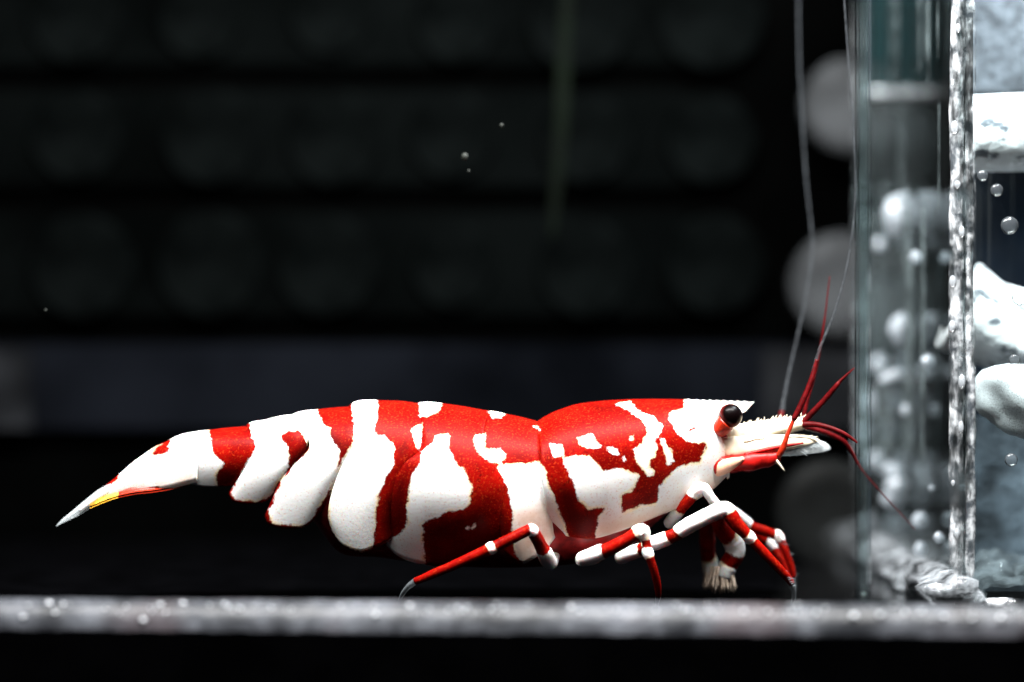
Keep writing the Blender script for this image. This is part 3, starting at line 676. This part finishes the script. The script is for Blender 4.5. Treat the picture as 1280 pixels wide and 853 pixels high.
# legs: (px, py, depth, radius, white > 0 / red < 0)
LEGS = []
def leg(name, nodes, tip=None, n=110, sides=14, label=None, mat='shell'):
    nodes = [(a, b_, c, d * (1.08 if e > 0 else 0.98), e * .8) for a, b_, c, d, e in nodes]
    o = tube_obj(name, nodes, M[mat], root, n, sides, 1.0, 0.06)
    if tip: tube_obj('tip', tip, M['clear_tip'], o, 16, 8)
    if label: o['label'] = label
    LEGS.append(o); return o
leg('walking_leg', [(694,690,-.035,7,-6),(689,704,-.05,8,14),(685,700,-.06,9.5,16),(680,690,-.075,9,5),(677,684,-.08,8.5,-8),(670,671,-.092,8,-9),(664,662.5,-.10,7.5,3),(658,664,-.10,7,-7),(640,673,-.10,7.2,-16),(622,681.5,-.10,6.8,-8),(614,685.5,-.10,7.4,12),(606,689,-.10,6.8,-8),(580,701,-.097,6.2,-20),(548,715,-.09,5.6,-20),(519,727,-.08,4.6,-10)],
    [(521,726,-.08,4.6,0),(511,733,-.075,3.4,0),(503,743,-.066,2.6,0),(498,754,-.055,1.0,0)], label='red walking leg stretched backwards with white joints')
leg('walking_leg', [(752,694,-.03,8,-6),(738,698,-.055,8.5,6),(728,699,-.07,8.5,12),(740,695,-.085,9,14),(752,690,-.09,9,5),(758,688,-.092,8.8,-8),(775,680,-.097,8.6,-16),(790,671,-.10,8.4,-8),(798,666,-.10,9.2,8),(803,665.5,-.10,9,12),(806,672,-.10,6.5,4),(808,681,-.10,5.6,-6),(809,688,-.10,6.4,6),(811,694,-.10,6.4,8),(813,700,-.10,5.4,-6),(818,715,-.095,5.0,-20),(822,732,-.085,4.4,-20),(823,745,-.075,3.6,-8)],
    [(823,743,-.076,3.6,0),(822,750,-.07,3,0),(821,757,-.065,1.2,0)], label='red walking leg bent straight down with white ball joints')
leg('walking_leg', [(790,690,-.02,8,-6),(780,696,-.04,8,6),(776,697,-.05,8,10),(788,692,-.065,8,12),(800,688,-.07,8,3),(806,685,-.075,8,-3),(812,681,-.078,8.4,8),(832,674,-.082,8.6,10),(838,671,-.084,8.4,-8),(846,668,-.085,8.6,-8),(850,664,-.086,8.8,8),(865,655,-.09,9.2,18),(885,645,-.092,9.2,18),(900,638,-.093,9.5,12),(909,638,-.093,9,8),(914,645,-.093,9.2,-6),(922,657,-.092,8.6,-14),(931,666,-.09,7.6,-4),(937,672,-.088,7.4,10),(942,678,-.086,6.8,-4),(952,688,-.083,6.4,-18),(970,707,-.077,5.8,-20),(984,722,-.07,5,-14),(990,730,-.067,4,-6)],
    [(989,728,-.067,4,0),(992,738,-.064,3,0),(992,748,-.061,2.4,0),(990,756,-.06,.8,0)], n=150, label='red and white walking leg reaching forward and down')
leg('walking_leg', [(836,655,-.02,7,8),(842,648,-.03,7.5,10),(848,640,-.04,7,4),(853,634,-.045,7.4,-8),(861,625,-.05,7.4,-8),(866,618,-.052,7,3),(872,612,-.055,6.8,12),(880,611,-.057,6.4,14),(888,621,-.055,5.6,14),(896,632,-.05,6,12),(906,642,-.04,7,5)], n=70, label='short bent white claw arm with a red base')
leg('walking_leg', [(905,634,.03,7,10),(920,644,.04,7.5,10),(934,655,.05,7,8),(940,659,.052,7,-6),(955,664,.055,6.8,-14),(966,668,.058,6.4,-4),(972,670,.058,6.6,8),(977,679,.056,6,-3),(982,690,.052,5,-14),(989,708,.05,4.4,-14),(992,722,.05,3.4,-6)],
    [(991.5,720,.05,3.2,0),(993,733,.05,2.6,0),(993,746,.05,1.0,0)], n=100, label='far walking leg with white joint and dark red shin')
leg('walking_leg', [(915,648,.07,6,-6),(930,660,.08,6.5,-8),(948,671,.085,6.2,-10),(959,677,.088,6,2),(965,681,.088,6.4,9),(970,689,.086,5.6,-3),(978,703,.08,4.8,-12),(986,722,.075,3.6,-8)],
    [(985,720,.075,3.6,0),(990,733,.075,2.4,0),(993,745,.075,.9,0)], n=80, label='farthest forward walking leg behind the others')
# claws with bristle brushes, dangling to the floor
def claw(nodes, brush, lab, y):
    o = leg('claw', nodes, n=70, sides=16, label=lab)
    rr = random.Random(int(brush[0]))
    px, py, w_, h_ = brush
    for i in range(44):
        f = i / 43 * 2 - 1; dx = f * w_ + rr.uniform(-2, 2); yy = y + rr.uniform(-.008, .008)
        fy = 426.5 + 323.5 * D0 / (D0 + yy)
        tube_obj('bristle', [(px + dx * .75, py - 6, yy, 2.0, 0), (px + dx * .95, py + h_ * .45, yy, 1.5, 0), (px + dx * 1.15 + rr.uniform(-2, 2), min(py + h_ * rr.uniform(.8, 1.1), fy), yy, .5, 0)], M['bristle'], o, 6, 6)
claw([(902,640,-.03,8,-4),(898,648,-.02,9.5,-12),(904,662,-.005,12,-9),(914,673,.005,12,3),(919,684,.01,12,10),(918,694,.012,12,-2),(912,704,.015,12,-4),(908,712,.015,11,6),(905,722,.015,9,10)], (903,714,16,26), 'near claw hanging down with pale bristle brush', 0.015)
claw([(890,648,.0,7,-8),(884,660,.03,9.5,-12),(884,675,.05,10,-14),(885,692,.06,9.5,-5),(887,702,.065,9.5,6),(888,714,.065,9,8),(889,722,.065,6,6)], (889,716,9,20), 'far claw hanging beside the near claw', 0.065)
# fine hairs on the forward legs
def hairs(parent_name, pts, y, ln, seed, mat='clear_tip', a0=-0.9, a1=0.5, cnt=16):
    rr = random.Random(seed); V = []; F = []; A = []
    C = curve([(a, b_, 0, 0) for a, b_ in pts], cnt)
    for c in C:
        an = rr.uniform(a0, a1); L_ = ln * rr.uniform(.5, 1.2)
        v_, f_, a_ = tube([(c[0], c[1], y, .7, 9), (c[0] + math.cos(an) * L_ * .5, c[1] + math.sin(an) * L_ * .5, y, .5, 9), (c[0] + math.cos(an) * L_, c[1] + math.sin(an) * L_ + 1.5, y, .2, 9)], 4, 5)
        F += [tuple(k + len(V) for k in q) for q in f_]; V += v_; A += a_
    link('hairs', mesh('hairs', V, F, A), M[mat], parent_name)
hairs(STALK[0], [(922,534),(950,530),(985,525),(1006,524)], -.024, 9, 5, 'cream', -1.5, -0.3, 34)
hairs(STALK[1], [(960,566),(990,562),(1012,556),(1022,552)], -.043, 14, 6, 'clear_horn', -0.1, 0.6, 40)
hairs(STALK[1], [(930,552),(960,548),(1000,546),(1020,549)], -.046, 9, 7, 'cream', -0.7, 0.1, 26)
hairs(LEGS[4], [(972,670),(982,690),(992,722)], .05, 9, 1)
hairs(LEGS[2], [(961,696),(975,711),(991,733)], -.075, 8, 2)
# swimmerets folded under the belly
for px, py in ((448,668),(490,678),(540,686),(590,690),(632,688)):
    for sg in (-1, 1):
        nd = [(px + 14, py - 22, -.03, 7, 0), (px + 2, py - 6, -.03, 8, 0), (px - 12, py + 6, -.03, 6, 0), (px - 22, py + 9, -.03, 1.5, 0)]
        tube_obj('swimmeret', nd if sg < 0 else mirror_y(nd), M['maroon'], root, 14, 8, 0.4)

# a faint green upright streak before the back wall
V, F, A = tube([(712, -40, .80, 11, 0), (705, 60, .80, 12, 0), (702, 150, .79, 12, 0), (694, 250, .79, 9, 0), (690, 300, .79, 2, 0)], 40, 8, 0.15)
tag(link('faint_streak', mesh('faint_streak', V, F, A), M['strand']), 'faint green upright streak before the dark back wall', 'plant')

# a thin clear tube added between feelers and box for crisp edge highlights
ct = empty('edge_tube', U(1079, 740, 0.07)); tag(ct, 'thin clear upright tube added for the edge highlights of the clear box, behind the feelers', 'tube')
for nm, rad in (('outer_wall', 9.5), ('bore', 5.5)):
    V, F, A = tube([(1079, 749, .07, rad, 0), (1079, 400, .07, rad, 0), (1079, -300, .07, rad, 0)], 40, 28)
    o = link(nm, mesh(nm, [q - ct.location for q in V], F), M['tube'], ct)

# upright ridges added to the side wall as its reflection streaks
M['ridge'] = mat_simple('clear_ridge', (0.10, 0.125, 0.13), 0.08, 0.5, 0.8, 30, alpha=0.5)
rq = random.Random(11)
for i in range(22):
    px = rq.uniform(1092, 1189); top = rq.choice((-120, -120, -120, 130, 260, 330)); ln = rq.uniform(120, 330) if top > 0 else rq.uniform(190, 235)
    d = BX * 1000 * D0 / (px - 640); y0 = d - D0; rad = rq.uniform(0.8, 2.2)
    p0 = on_side(px, top); p1 = on_side(px, top + ln); V = []; F = []
    for k in range(24):
        f = k / 23; z = p0.z + (p1.z - p0.z) * f; q = rad / 1000 * (0.6 + 0.5 * mnoise.noise((i * 3.1, z * 9, 0)) + 0.5) * (1 - 0.7 * (f > .96))
        yy = y0 + 0.004 * mnoise.noise((i, z * 5, 4))
        for an in range(8): V.append(Vector((BX - 0.0004 + math.cos(an * math.pi / 4) * q * 0.7, yy + math.sin(an * math.pi / 4) * q * 3, z)) - box.location)
    F = [(k*8+a, k*8+(a+1) % 8, (k+1)*8+(a+1) % 8, (k+1)*8+a) for k in range(23) for a in range(8)]
    link('streak_ridge', mesh('streak_ridge', V, F), M['ridge'], box)
